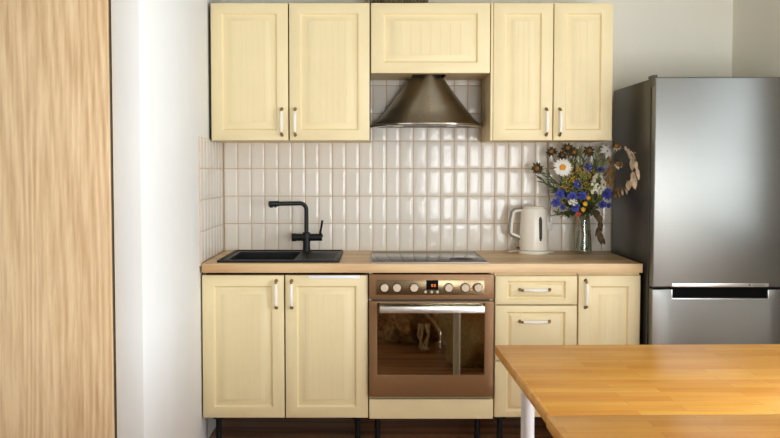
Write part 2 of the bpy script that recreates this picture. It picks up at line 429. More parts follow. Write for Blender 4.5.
# drawers
t = thing('drawer_cabinet', 'cream cabinet with three drawers between the oven and a narrow cabinet', 'cabinet', (.77, -.3, 0))
carcass(t, .571, .966, -.578, -.03, .157, .855)
legs(t, (.61, .92))
for (z0, z1, fz, bv) in ((.702, .840, .026, .017), (.432, .697, .030, .022), (.158, .427, .030, .022)):
    d = panel(MB(), .573, .9645, z0, z1, YF, fx=.056, fz=fz, bev=bv, groove=0).build('drawer', 'cream', t)
    handle(d, .762, YF, z1-.066 if z1 > .8 else z1-.075, .142, False)
# narrow cabinet
t = thing('base_cabinet', 'narrow cream single-door base cabinet next to the fridge', 'cabinet', (1.12, -.3, 0))
carcass(t, .970, 1.265, -.578, -.03, .157, .855)
legs(t, (1.01, 1.22))
d = panel(MB(), .971, 1.266, .158, .842, YF, fx=.058).build('door', 'cream', t); handle(d, 1.004, YF, .754)

# wall cabinets
YU = -.372; ZB, ZT = 1.491, 2.172
t = thing('wall_cabinet', 'cream two-door wall cabinet above the sink, against the white partition', 'cabinet', (-.42, -.18, ZB))
carcass(t, -.824, -.0235, YU+.021, -.002, ZB+.002, ZT-.001, 'carcass_shade')
MB().box(-.818, -.0235, YU+.021, -.002, ZB, ZB+.0015).build('bottom_panel', 'cream_side', t)
d = panel(MB(), -.817, -.4335, ZB, ZT, YU).build('door', 'cream', t); handle(d, -.465, YU, 1.583)
d = panel(MB(), -.427, -.0275, ZB, ZT, YU).build('door', 'cream', t); handle(d, -.398, YU, 1.583)
t = thing('wall_cabinet', 'short cream flip-door wall cabinet directly above the cooker hood', 'cabinet', (.28, -.18, 1.83))
m = MB(); k = .016; z0, z1 = 1.828, ZT-.001
m.box(-.0215, -.0055, YU+.021, -.002, z0, z1); m.box(.5585, .5745, YU+.021, -.002, z0, z1); m.box(-.0055, .5585, YU+.021, -.002, z1-k, z1)
m.plate([-.0055, .190, .362, .5585], [YU+.021, -.29, -.002], z0, z0+k, [(1, 1)])
m.build('body', 'cream_side', t)
panel(MB(), -.0195, .5725, 1.826, ZT, YU, fx=.062, groove=.047).build('door', 'cream', t)
t = thing('wall_cabinet', 'cream two-door wall cabinet above the kettle and flowers, next to the fridge', 'cabinet', (.88, -.18, ZB))
carcass(t, .5765, 1.184, YU+.021, -.002, ZB+.001, ZT-.001)
MB().box(.5765, .587, YU+.001, YU+.021, ZB, ZT, .001).build('end_strip', 'cream', t)
d = panel(MB(), .589, .8865, ZB, ZT, YU, fx=.058).build('door', 'cream', t); handle(d, .855, YU, 1.583)
d = panel(MB(), .891, 1.184, ZB, ZT, YU, fx=.058).build('door', 'cream', t); handle(d, .922, YU, 1.583)
# ribbed duct lying on the wall cabinets
m = MB(); pts, rs = [], []
for i in range(44):
    u = i/43; pts.append((-.04+.305*u, -.255+.02*math.sin(u*5), ZT+.062)); rs.append(.060 if i % 2 else .054)
m.tube(pts, rs, 20)
tag(m.build('exhaust_duct', 'foil', loc=(.1, -.25, ZT)), 'dark ribbed exhaust duct lying on top of the hood cabinet', 'duct')

# ------------------------------------------------------------------ worktop, sink, hob
SX0, SX1, SY0, SY1 = -.715, -.395, -.505, -.13
m = MB().plate([-.822, SX0-.012, SX1+.012, 1.269], [-.62, SY0-.012, SY1+.012, -.001], .857, .90, [(1, 1)])
m.bevel(.0025, 2)
tag(m.build('worktop', 'worktop', loc=(.22, -.31, .857)), 'long light oak kitchen worktop running from partition to fridge', 'worktop')

t = thing('kitchen_sink', 'black granite sink with drainer set into the oak worktop', 'sink', (-.46, -.31, .90))
ox0, ox1, oy0, oy1 = -.757, -.172, -.578, -.05
m = MB().plate([ox0, SX0, SX1, ox1], [oy0, SY0, SY1, oy1], .9005, .907, [(1, 1)])
for b in ((ox0, ox1, oy0, oy0+.016), (ox0, ox1, oy1-.014, oy1), (ox0, ox0+.016, oy0+.016, oy1-.014), (ox1-.014, ox1, oy0+.016, oy1-.014)): m.box(*b, .9065, .912, .002)
m.build('rim', 'black_stone', t)
m = MB(); w = .008; zb = .735
m.box(SX0-w, SX0, SY0-w, SY1+w, zb, .9); m.box(SX1, SX1+w, SY0-w, SY1+w, zb, .9); m.box(SX0, SX1, SY0-w, SY0, zb, .9); m.box(SX0, SX1, SY1, SY1+w, zb, .9); m.box(SX0-w, SX1+w, SY0-w, SY1+w, zb-.008, zb)
m.build('bowl', 'black_stone', t)
MB().lathe(((SX0+SX1)/2, (SY0+SY1)/2, zb), [(.04, 0), (.04, .003), (.03, .004), (.028, .001), (0.001, .001)], 24).build('drain', 'steel_edge', t)
m = MB()
for i in range(7): m.box(-.355, -.20, -.53+.055*i, -.50+.055*i, .9065, .9095, .0012)
m.build('drainer', 'black_stone', t)

t = thing('kitchen_faucet', 'tall matt black faucet standing behind the sink', 'faucet', (-.366, -.105, .907))
fx, fy = -.366, -.105
MB().lathe((fx, fy, .907), [(.025, 0), (.025, .004), (.0205, .007), (.0195, .03), (.0195, .075)], 24).build('base', 'black_metal', t)
MB().cyl((fx-.073, fy-.003, .984), (fx+.083, fy+.003, .984), .0195, .0195, 24).cyl((fx-.078, fy-.003, .984), (fx-.055, fy-.003, .984), .0215, .0215, 24).lathe((fx, fy, .958), [(.021, 0), (.021, .05), (.0125, .055)], 24).build('body', 'black_metal', t)
hx, hy = fx-.188, fy-.085; pts = [(fx, fy, 1.0), (fx, fy, 1.13)]
dx, dy = -.188/math.hypot(.188, .085), -.085/math.hypot(.188, .085); rr = .036
for k in range(1, 9):
    a = PI/2*k/8; pts.append((fx+dx*rr*(1-math.cos(a)), fy+dy*rr*(1-math.cos(a)), 1.13+rr*math.sin(a)))
pts.append((hx, hy, 1.166))
sp = MB().tube(pts, .0115, 16).build('spout', 'black_metal', t)
MB().cyl((hx-.004*0, hy, 1.166), (hx-dx*.052, hy-dy*.052, 1.166), .0148, .0148, 18).cyl((hx-dx*.012, hy-dy*.012, 1.146), (hx-dx*.012, hy-dy*.012, 1.158), .0095, .0095, 14).cyl((hx-dx*.035, hy-dy*.035, 1.147), (hx-dx*.035, hy-dy*.035, 1.158), .007, .007, 12).build('aerator', 'black_metal', sp)
MB().tube([(fx+.083, fy, .986), (fx+.074, fy-.005, 1.01), (fx+.080, fy-.012, 1.038), (fx+.086, fy-.016, 1.075)], [.008, .0062, .0056, .0062], 12).build('lever', 'black_metal', t)

t = thing('induction_cooktop', 'flat black glass cooktop with steel frame in the worktop above the oven', 'cooktop', (.257, -.33, .90))
c0, c1, cy0, cy1 = -.022, .541, -.604, -.075
MB().box(c0+.006, c1-.006, cy0+.006, cy1-.006, .9003, .9052, .001).build('glass', 'hob_glass', t)
m = MB()
for b in ((c0, c1, cy0, cy0+.007), (c0, c1, cy1-.007, cy1), (c0, c0+.007, cy0+.007, cy1-.007), (c1-.007, c1, cy0+.007, cy1-.007)): m.box(*b, .9003, .9062, .0012)
m.build('frame', 'hob_frame', t)
for (x, y, r) in ((.10, -.43, .075),):
    MB().lathe((x, y, .9053), [(r, 0), (r, .0003), (r-.003, .0003), (r-.003, 0)], 40, caps=False).build('cooking_zone', 'hob_ring', t)
MB().lathe((.425, -.46, .9053), [(.058, 0), (.058, .0006), (.001, .0006)], 32).build('cooking_zone', 'hob_spot', t)

# ------------------------------------------------------------------ oven
t = thing('oven', 'built-in bronze steel oven with six beige knobs and mirrored glass door', 'oven', (.27, -.3, .255))
YO = -.618
MB().box(-.009, .548, -.590, -.06, .255, .842).build('body', 'carcass_shade', t)
cp = MB().box(-.0285, .5645, YO, -.592, .731, .849, .003).build('control_panel', 'bronze', t)
MB().box(.007, .519, YO-.0022, YO+.001, .752, .823, .0008).build('panel_glass', 'panel_glass', cp)
for x in (.045, .104, .185, .349, .427, .488):
    m = MB(); m.mi = 1; m.lathe((x, YO-.002, .787), [(.0225, 0), (.0225, .003), (.020, .004)], 28, 'Y')
    m.mi = 0; m.lathe((x, YO-.005, .787), [(.0195, 0), (.0185, .014), (.017, .017), (.001, .0175)], 28, 'Y')
    m.box(x-.0012, x+.0012, YO-.0235, YO-.022, .790, .803)
    m.build('knob', ['knob', 'black_plastic'], cp)
for x in (.239, .2685, .296):
    MB().lathe((x, YO-.002, .766), [(.0065, 0), (.0065, .005), (.005, .007), (.001, .0072)], 16, 'Y').build('button', 'knob', cp)
dsp = MB().box(.243, .300, YO-.0035, YO-.001, .776, .822, .0005).build('display', 'dark_hole', cp)
m = MB()
for x in (.271, .284):       # two seven-segment digits
    for (a, b, w, h) in ((0, .005, .006, .0018), (0, -.005, .006, .0018), (-.003, 0, .0018, .010), (.003, 0, .0018, .010)):
        m.box(x+a-w/2, x+a+w/2, YO-.0042, YO-.003, .797+b-h/2, .797+b+h/2)
o = m.build('display_digits', 'digits', cp)
dr = MB().plate([-.0285, .010, .521, .5645], [.2625, .368, .712, .7205], YO, -.592, [(1, 1)], 'XZY').bevel(.0025, 2).build('door', 'bronze', t)
MB().box(.0105, .5205, YO+.001, -.594, .3685, .7115).build('door_glass', 'oven_glass', dr)
m = MB().box(.022, .516, YO-.048, YO-.034, .672, .704, .003)
for x in (.032, .506): m.box(x-.008, x+.008, YO-.036, YO+.0005, .678, .698, .002)
m.build('handle', 'alu', dr)

# ------------------------------------------------------------------ cooker hood
t = thing('cooker_hood', 'flared bronze-grey steel cooker hood hanging under the short wall cabinet', 'cooker hood', (.28, -.02, 1.57))
hc = .276; zb, zt = 1.570, 1.842
def hood_ring(u):
    fl = max(0, .22-u)/.22
    a = .283*(1-u)+.082*u + .014*fl**1.5; b = .335*(1-u)+.275*u + .014*fl**1.5
    return a, b
def ring_pts(a, b, z, n=40):
    return [(hc+a*math.cos(PI+PI*k/n), -.006+b*math.sin(PI+PI*k/n), z) for k in range(n+1)]
m = MB(); prev = None
for i in range(15):
    u = i/14; a, b = hood_ring(u); r = [m.v(p) for p in ring_pts(a, b, zb+.012+(zt-zb-.012)*u)]
    if prev:
        for k in range(len(r)-1): m.face([prev[k], prev[k+1], r[k+1], r[k]])
        m.face([prev[-1], prev[0], r[0], r[-1]])
    prev = r
m.build('canopy', 'hood', t)
a, b = hood_ring(0); m = MB(); prof = [(.0, .0125), (.004, .011), (.005, .004), (.002, 0), (-.03, .0005)]; prev = None
for da, z in prof:
    r = [m.v(p) for p in ring_pts(a+da, b+da, zb+z)]
    if prev:
        for k in range(len(r)-1): m.face([prev[k], prev[k+1], r[k+1], r[k]])
    prev = r
m.build('rim', 'steel_edge', t)
m = MB(); r = [m.v(p) for p in ring_pts(a-.028, b-.028, zb+.002)]; r2 = [m.v((p[0], p[1], zb+.006)) for p in ring_pts(a-.028, b-.028, 0)]
m.face(r); m.face(r2[::-1])
for k in range(len(r)): m.face([r[k], r[(k+1) % len(r)], r2[(k+1) % len(r)], r2[k]])
m.build('grease_filter', 'filter', t)
for x in (.12, .40): MB().cyl((x, -.20, zb-.001), (x, -.20, zb+.004), .028, .026, 20).build('lamp', 'porcelain', t)
for i in range(5):
    z = 1.634+.0195*i; u = (z-zb-.012)/(zt-zb-.012); a, b = hood_ring(u)
    MB().lathe((hc-.001, -.006-b+.003, z), [(.0036, 0), (.0036, .004), (.0025, .0055), (.0005, .0057)], 12, 'Y').build('button', 'brass', t)
MB().plate([hc-.070, hc-.06, hc+.06, hc+.070], [-.165, -.14, -.02, -.008], 1.8425, 2.10, [(1, 1)]).build('outlet_collar', 'foil', t)

# ------------------------------------------------------------------ fridge
t = thing('refrigerator', 'tall stainless steel fridge freezer with dark grey side at the worktop end', 'fridge', (1.603, -.35, 0))
f0, f1 = 1.286, 1.918
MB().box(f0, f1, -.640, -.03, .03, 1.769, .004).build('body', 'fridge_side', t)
MB().box(f0+.01, f1-.01, -.648, -.638, .04, 1.76).build('gasket', 'black_plastic', t)
MB().box(f0+.002, f1, -.702, -.648, .799, 1.771, .006, 3).build('door', 'fridge', t)
m = MB().plate([f0+.002, 1.381, 1.826, f1], [.05, .748, .790], -.702, -.648, [(1, 1)], 'XZY').bevel(.004, 2)
d = m.build('freezer_door', 'fridge', t)
MB().box(1.382, 1.825, -.672, -.650, .7485, .7985).build('handle_recess', 'dark_hole', d)
m = MB().box(1.378, 1.829, -.7035, -.690, .7435, .7485, .001).box(1.377, 1.3815, -.7035, -.69, .7485, .789, .001).box(1.8255, 1.83, -.7035, -.69, .7485, .789, .001)
m.build('recess_trim', 'alu', d)
u = [c for c in t.children if c.name == 'door' or c.name.startswith('door.')][0]
h = MB().box(1.380, 1.828, -.7045, -.690, .8015, .8185, .0015).build('handle_strip', 'alu', u)
m = MB().box(1.735, 1.742, -.7052, -.704, .8075, .8135).box(1.752, 1.81, -.7052, -.704, .8095, .8115)
m.build('printed_mark', 'black_plastic', u)
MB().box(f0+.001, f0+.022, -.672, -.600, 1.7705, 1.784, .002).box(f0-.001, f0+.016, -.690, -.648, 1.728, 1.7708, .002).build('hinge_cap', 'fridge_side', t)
for x in (f0+.05, f1-.05):
    for y in (-.6, -.1): MB().cyl((x, y, 0), (x, y, .031), .02, .02, 14).build('foot', 'black_plastic', t)

# ------------------------------------------------------------------ kettle
kx, ky, kz = .842, -.135, .90
t = thing('electric_kettle', 'cream electric kettle with grey-backed handle standing by the flower vase', 'kettle', (kx, ky, kz))
MB().lathe((kx, ky, kz), [(.070, .0005), (.079, .001), (.081, .006), (.080, .014), (.074, .0185), (.05, .0187)], 40).build('power_base', 'kettle', t)
MB().lathe((kx, ky, kz), [(.070, .0195), (.0755, .021), (.0765, .030), (.074, .10), (.070, .17), (.0655, .236), (.062, .2405), (.055, .2410)], 44).build('body', 'kettle', t)
MB().lathe((kx, ky, kz), [(.053, .2412), (.056, .2425), (.055, .248), (.045, .2515), (.012, .2535), (.0005, .2536)], 40).build('lid', 'kettle', t)
hp = [(-.050, .232), (-.075, .232), (-.100, .229), (-.112, .218), (-.119, .185), (-.124, .140), (-.125, .115), (-.117, .104), (-.098, .095), (-.069, .082)]
m = MB(); m.mi = 0; m.tube([(kx+a+.004, ky-.002, kz+b) for a, b in hp], .0085, 12, flat=(1, 1.35))
m.mi = 1; m.tube([(kx+a-.006 if 2 <= i <= 7 else kx+a, ky-.002, kz+b+(.005 if i < 4 else -.004 if i > 6 else 0)) for i, (a, b) in enumerate(hp)], .0075, 12, flat=(1, 1.5))
m.build('handle', ['kettle', 'grey_plastic'], t)
m = MB(); gx = .0215
for i in range(0, 1): pass
pts = []
for i in range(9):
    z = .072+.126*i/8; r = .0762-(.0762-.0672)*(z-.03)/.2; pts.append((kx+gx, ky-math.sqrt(max(r*r-gx*gx, 0)), kz+z))
m.tube(pts, [.005]+[.0095]*7+[.005], 14, flat=(1, .28) if False else (1, 1))
for v in m.bm.verts:
    yc = ky-math.sqrt(.0715**2-gx*gx); v.co.y = v.co.y*.35 + (ky-math.sqrt(max((.0762-.045*(v.co.z-kz-.03))**2-gx*gx, 0)))*.65
m.build('water_gauge', 'gauge', t)
MB().box(kx-.092, kx-.068, ky-.012, ky+.012, kz+.026, kz+.036, .004).build('switch', 'red_switch', t)
MB().tube([(kx+.075, ky+.02, kz+.006), (kx+.10, ky+.03, kz+.004), (kx+.115, ky+.045, kz+.004), (kx+.10, ky+.075, kz+.004), (kx+.05, ky+.105, kz+.004), (kx-.05, ky+.108, kz+.004), (kx-.12, ky+.06, kz+.004), (kx-.125, ky+.03, kz+.006), (kx-.09, ky+.035, kz+.012), (kx-.075, ky+.03, kz+.012)], .0032, 8).build('cord', 'kettle', t)
t = thing('wall_socket', 'white plug-in socket on the tiles half hidden by the kettle', 'socket', (.945, -.01, 1.05))
MB().box(.905, .9665, -.012, .0, 1.010, 1.094, .004).build('plate', 'socket', t)
MB().box(.948, .966, -.030, -.0122, 1.06, 1.092, .003).build('plug', 'socket', t)
tag(MB().tube([(.957, -.021, 1.092), (.950, -.02, 1.115), (.958, -.012, 1.15), (.948, -.008, 1.2), (.941, -.008, 1.28), (.938, -.009, 1.40), (.938, -.010, 1.49)], .0022, 8).build('power_cable', 'grey_plastic', loc=(.945, -.01, 1.09)), 'thin dark cable running up the tiles from the wall socket', 'cable')

# ------------------------------------------------------------------ vase and flowers
vx, vy, vz = 1.108, -.125, .9
t = thing('glass_vase', 'clear glass vase of water holding the flower bouquet by the fridge', 'vase', (vx, vy, vz))
MB().lathe((vx, vy, vz), [(.001, .0005), (.040, .0005), (.0455, .004), (.0462, .012), (.043, .07), (.036, .15), (.034, .19), (.036, .205), (.0345, .205), (.0325, .19), (.0345, .15), (.041, .07), (.0435, .014), (.001, .012)], 40, caps=False).build('body', 'glass', t, smooth=60)
MB().lathe((vx, vy, vz), [(.001, .0125), (.043, .0145), (.0405, .07), (.0365, .12), (.001, .12)], 36, caps=False).build('water', 'water', t, smooth=60)

def frame(n, roll=0):
    n = Vector(n).normalized(); a = Vector((0, 0, 1)) if abs(n.z) < .95 else Vector((1, 0, 0))
    x = a.cross(n).normalized(); y = n.cross(x)
    x, y = x*math.cos(roll)+y*math.sin(roll), -x*math.sin(roll)+y*math.cos(roll)
    return Matrix(((x.x, y.x, n.x, 0), (x.y, y.y, n.y, 0), (x.z, y.z, n.z, 0), (0, 0, 0, 1)))
def leafm(m, p, d, n, L, W, curl=.2, k=6, fold=.15, tip=1.):
    """one leaf or petal from p along d, facing n, with a rounded outline, a fold and a curl"""
    p, d = Vector(p), Vector(d).normalized(); n = (Vector(n)-d*Vector(n).dot(d)).normalized(); s = d.cross(n); rows = []
    for i in range(k+1):
        u = i/k; w = W*.5*(math.sin(PI*min(1, u*.94+.06)**.8)**tip); c = p+d*L*u - n*curl*L*u*u
        rows.append((m.v(c-s*w+n*fold*w), m.v(c), m.v(c+s*w+n*fold*w)))
    for a, b in zip(rows, rows[1:]):
        m.face([a[0], a[1], b[1], b[0]]); m.face([a[1], a[2], b[2], b[1]])
def petals(m, c, n, cnt, r0, L, W, lift=.1, curl=.15, jit=.08, roll=0, k=5, tip=1.):
    F = frame(n, roll); c = Vector(c)
    for i in range(cnt):
        a = 2*PI*i/cnt+R.uniform(-jit, jit); l = lift+R.uniform(-jit, jit)
        d = F @ Vector((math.cos(a)*math.cos(l), math.sin(a)*math.cos(l), math.sin(l)))
        nn = F @ Vector((-math.cos(a)*math.sin(l), -math.sin(a)*math.sin(l), math.cos(l)))
        leafm(m, c+(F @ Vector((math.cos(a)*r0, math.sin(a)*r0, 0))), d, nn, L*R.uniform(.88, 1.08), W, curl, k, .12, tip)
def disc(m, c, n, r, h):
    F = frame(n); b = bmesh.new(); bmesh.ops.create_uvsphere(b, u_segments=14, v_segments=8, radius=r)
    m.merge(b, Matrix.Translation(c) @ F @ Matrix.Diagonal((1, 1, h/r, 1)))
def stem_path(end, dirn=None, foot=None):
    """from the vase's foot through its neck to just behind the head"""
    a = R.uniform(0, 2*PI); e = Vector(end)
    out = Vector((e.x-vx, e.y-vy, 0)); out = out.normalized() if out.length > .01 else Vector((0, -1, 0))
    rn = R.uniform(.008, .022)
    p0 = Vector((vx-out.x*R.uniform(0, .025)+R.uniform(-.008, .008), vy-out.y*R.uniform(0, .025)+R.uniform(-.008, .008), vz+.018))
    p1 = Vector((vx+out.x*rn, vy+out.y*rn, vz+.195)); L = (e-p1).length
    p2 = p1+(p1-p0).normalized()*L*.45; d = Vector(dirn).normalized() if dirn else Vector((0, 0, 1)); p3 = e-d*L*.25
    pts = [p0, p0.lerp(p1, .5)]
    for i in range(11):
        u = i/10; pts.append((1-u)**3*p1+3*(1-u)**2*u*p2+3*(1-u)*u*u*p3+u**3*e)
    return pts
def flower(name, label, cat, pos, n, group=None, stem='stem', r=.0014):
    pos = Vector(pos); n = Vector(n).normalized()
    t = thing(name, label, cat, (vx, vy, vz+.018), group)
    MB().tube(stem_path(pos-n*.004, n*.6+Vector((0, 0, .6))), r, 6).build('stem', stem, t)
    return t

# daisy
p = Vector((.969, -.240, 1.357)); n = Vector((-.18, -1, .18))
t = flower('daisy', 'large white daisy with an orange-yellow centre', 'flower', p, n, r=.0016)
m = MB(); petals(m, p, n, 17, .012, .040, .0125, .05, .10, .07, tip=.6); petals(m, p-n.normalized()*.002, n, 14, .012, .037, .0115, -.02, .12, .1, .2, tip=.6); m.build('petals', 'daisy', t, smooth=80)
m = MB(); disc(m, p+n.normalized()*.002, n, .0165, .009); m.build('centre', 'yolk', t)
m = MB(); petals(m, p-n.normalized()*.005, n, 8, .002, .014, .006, -.2, .1); m.build('sepals', 'sepal', t, smooth=80)
# dried heads
for pos, n, lab, rr in (((.848, -.18, 1.352), (-.5, -.8, -.1), 'dried brown flower head drooping lowest, directly above the kettle', .019),
                    ((.929, -.15, 1.441), (-.4, -.7, .55), 'dried brown flower head above the daisy on its kettle side, apart from the pair', .018),
                    ((1.011, -.17, 1.458), (.0, -.85, .4), 'dried brown flower head topmost above the daisy, one of a touching pair', .019),
                    ((1.038, -.195, 1.437), (.25, -.9, .2), 'dried paler flower head tucked under the topmost one above the daisy', .017),
                    ((1.126, -.16, 1.444), (.1, -.9, .4), 'dried brown flower head standing alone high above the white blossom spike', .019),
                    ((.996, -.11, 1.423), (.1, -.8, .6), 'faded flower head half hidden just behind the top of the daisy', .015)):
    n = Vector(n).normalized(); p = Vector(pos)
    t = flower('dried_flower', lab, 'flower', p, n, stem='stem')
    m = MB(); petals(m, p-n*.006, n, 9, .007, .028*rr/.018, .013, .40, .05, .28); petals(m, p-n*.008, n, 9, .006, .029*rr/.018, .013, .05, .15, .2, .3); m.build('sepals', 'sepal', t, smooth=80)
    m = MB(); disc(m, p+n*.001, n, rr*.62, .010)
    for i in range(26):
        a, q_ = R.uniform(0, 2*PI), R.uniform(0, .9); F = frame(n); m.ico(p+F @ Vector((math.cos(a)*rr*.6*q_, math.sin(a)*rr*.6*q_, .009*math.sqrt(max(0, 1-q_*q_)))), .0019, 1)
    m.build('seed_head', 'dry_core', t)
# white wild flower, two strawflowers with hanging petals
p = Vector((1.218, -.17, 1.443)); n = Vector((.2, -.8, .3)).normalized()
t = flower('wild_daisy', 'small ragged white flower at the top of the bouquet by the cabinet corner', 'flower', p, n)
m = MB(); petals(m, p, n, 9, .003, .042, .017, .1, .3, .3); petals(m, p+Vector((.022, .0, .012)), (.6, -.7, .3), 6, .003, .03, .013, .2, .3, .3); m.build('petals', 'daisy', t, smooth=80)
m = MB(); disc(m, p+n*.001, n, .005, .004); m.build('centre', 'dry_core', t)
for pos, n, lab in (((1.245, -.25, 1.467), (-.3, -.6, .7), 'orange cone flower with hanging white petals, highest beside the fridge'), ((1.255, -.255, 1.374), (-.2, -.8, .45), 'orange cone flower with hanging white petals, lower one inside the dry wreath')):
    n = Vector(n).normalized(); p = Vector(pos)
    t = flower('cone_flower', lab, 'flower', p, n, stem='dry_stem')
    m = MB(); disc(m, p, n, .0145, .013); m.build('cone', 'dry_core', t)
    m = MB(); petals(m, p-n*.005, n, 8, .010, .020, .009, -.75, .12, .2); m.build('petals', 'floret', t, smooth=80)
# cornflowers
for pos, n, lab, rr in (
    ((1.112, -.20, 1.351), (.1, -.9, .4), 'blue cornflower highest, under the lone dried flower head', .021),
    ((1.183, -.18, 1.343), (.2, -.8, .5), 'blue cornflower just above the white blossom spike', .018),
    ((1.054, -.22, 1.267), (.0, -1, .3), 'blue cornflower amid the yellow sprigs between daisy and white blossom', .023),
    ((.955, -.24, 1.218), (-.4, -.9, .2), 'blue cornflower straight below the daisy', .023),
    ((.996, -.18, 1.225), (-.1, -.9, .4), 'dark blue cornflower tucked behind those below the daisy', .019),
    ((1.016, -.265, 1.207), (-.1, -1, .15), 'blue cornflower facing forward above the small white umbel', .026),
    ((1.070, -.25, 1.212), (.15, -1, .2), 'blue cornflower facing forward beside the yellow buttons', .024),
    ((.940, -.22, 1.174), (-.5, -.8, -.05), 'blue cornflower lowest on the kettle side of the bouquet', .025),
    ((1.037, -.24, 1.150), (.05, -1, -.1), 'blue cornflower hanging low above the red flower', .024),
    ((.980, -.20, 1.148), (-.3, -.9, -.2), 'tiny blue cornflower bud low on the kettle side', .013),
    ((1.198, -.24, 1.220), (.2, -1, .2), 'large pale blue cornflower under the white blossom spike by the fridge', .032),
    ((1.183, -.22, 1.164), (.1, -1, -.1), 'blue cornflower lowest on the fridge side', .021),
    ((1.219, -.20, 1.159), (.4, -.9, -.1), 'small blue cornflower farthest out on the fridge side', .014)):
    n = Vector(n).normalized(); p = Vector(pos)
    t = flower('cornflower', lab, 'flower', p, n)
    m = MB(); petals(m, p, n, 9, .004, rr, rr*.62, .25, .15, .18, k=4, tip=.55); petals(m, p+n*.002, n, 7, .002, rr*.7, rr*.42, .8, .1, .2, .3, k=4, tip=.6); m.build('petals', 'blue', t, smooth=80)
    m = MB(); disc(m, p+n*.002, n, rr*.22, rr*.3); m.build('centre', 'blue_core', t)
    m = MB(); disc(m, p-n*.006, n, rr*.27, rr*.4); m.build('calyx', 'sepal', t)
# white blossom spike
t = flower('white_blossom', 'creamy white blossom spike in the middle of the bouquet', 'flower', (1.140, -.235, 1.24), (-.1, -.4, 1), r=.0018)
m = MB(); g_ = MB()
for i in range(120):
    u = R.random(); a = R.uniform(0, 2*PI); r = .040*math.sin(PI*(.2+.72*u))**.8*R.uniform(.55, 1)
    c = Vector((1.144+.01*u+math.cos(a)*r, -.25+math.sin(a)*r*.7, 1.222+.105*u))
    n = (c-Vector((1.144, -.22, 1.25))).normalized()+Vector((0, -.3, .1))
    petals(m, c, n, 5, .001, .0075, .0068, .3, .1, .3, R.uniform(0, 6), 2)
    if i % 4 == 0: g_.tube([(1.144, -.245, 1.22+.09*u), c], .0007, 4)
m.build('florets', 'floret', t, smooth=80); g_.build('flower_stalks', 'leaf', t)
# small white umbel
t = flower('white_umbel', 'small creamy umbel flower below the cornflowers', 'flower', (1.017, -.262, 1.168), (-.1, -.8, .5))
m = MB()
for i in range(34):
    a, r = R.uniform(0, 2*PI), .023*math.sqrt(R.random()); petals(m, (1.017+math.cos(a)*r, -.272-R.uniform(0, .006), 1.176+math.sin(a)*r*.7), (0, -1, .4), 5, .0008, .0042, .0036, .2, .1, .3, R.uniform(0, 6), 2)
m.build('florets', 'floret', t, smooth=80)
# goldenrod
for (x, y, z), lab, k in (((1.053, -.21, 1.333), 'yellow goldenrod sprig beside the daisy, fullest and highest', 1.), ((1.020, -.21, 1.292), 'yellow goldenrod sprig directly below the daisy', .8), ((1.103, -.21, 1.317), 'yellow goldenrod sprig between daisy and white blossom spike', .9), ((1.000, -.20, 1.255), 'sparse yellow sprig among the cornflowers under the daisy', .6), ((1.10, -.23, 1.255), 'yellow sprig touching the lower edge of the white blossom spike', .7)):
    t = flower('goldenrod', lab, 'flower', (x, y, z-.02), (0, -.3, 1))
    m = MB(); s_ = MB()
    for i in range(int(58*k)):
        c = Vector((x+R.gauss(0, .026*k), y+R.gauss(0, .012), z+R.gauss(0, .020*k))); m.ico(c, R.uniform(.0022, .0046), 1)
        if i % 2 == 0: s_.tube([(x, y, z-.02), c], .0006, 4)
    m.build('blossom', 'gold', t); s_.build('flower_stalks', 'leaf', t)
for (x, y, z), lab in (((1.079, -.275, 1.169), 'round yellow button flower, middle of three above the red flower'), ((1.071, -.265, 1.139), 'round yellow button flower, lowest of three, next to the red flower'), ((1.099, -.25, 1.199), 'round orange-yellow button flower, highest of three, beside a cornflower')):
    t = flower('button_flower', lab, 'flower', (x, y, z), (0, -.9, .3))
    m = MB(); disc(m, Vector((x, y, z)), (0, -.9, .3), .0105, .008); petals(m, (x, y, z), (0, -.9, .3), 10, .005, .009, .006, .3, .1, .2); m.build('petals', 'yellow', t, smooth=80)
p = Vector((1.053, -.235, 1.113)); n = Vector((-.1, -1, .1)).normalized()
t = flower('red_flower', 'small orange-red flower just above the vase neck', 'flower', p, n)
m = MB(); petals(m, p, n, 7, .001, .015, .011, .4, .1, .2); m.build('petals', 'red', t, smooth=80)
tag(MB().tube([(1.052, -.20, 1.105), (1.075, -.165, 1.07), (1.095, -.14, 1.02), (1.118, -.115, .94), (1.122, -.11, .918)], [.003, .0032, .0035, .0035, .0035], 8).build('flower_stalk', 'pink_stem', loc=(1.118, -.115, .918)), 'thick pinkish bare stalk slanting inside the glass vase', 'stalk')
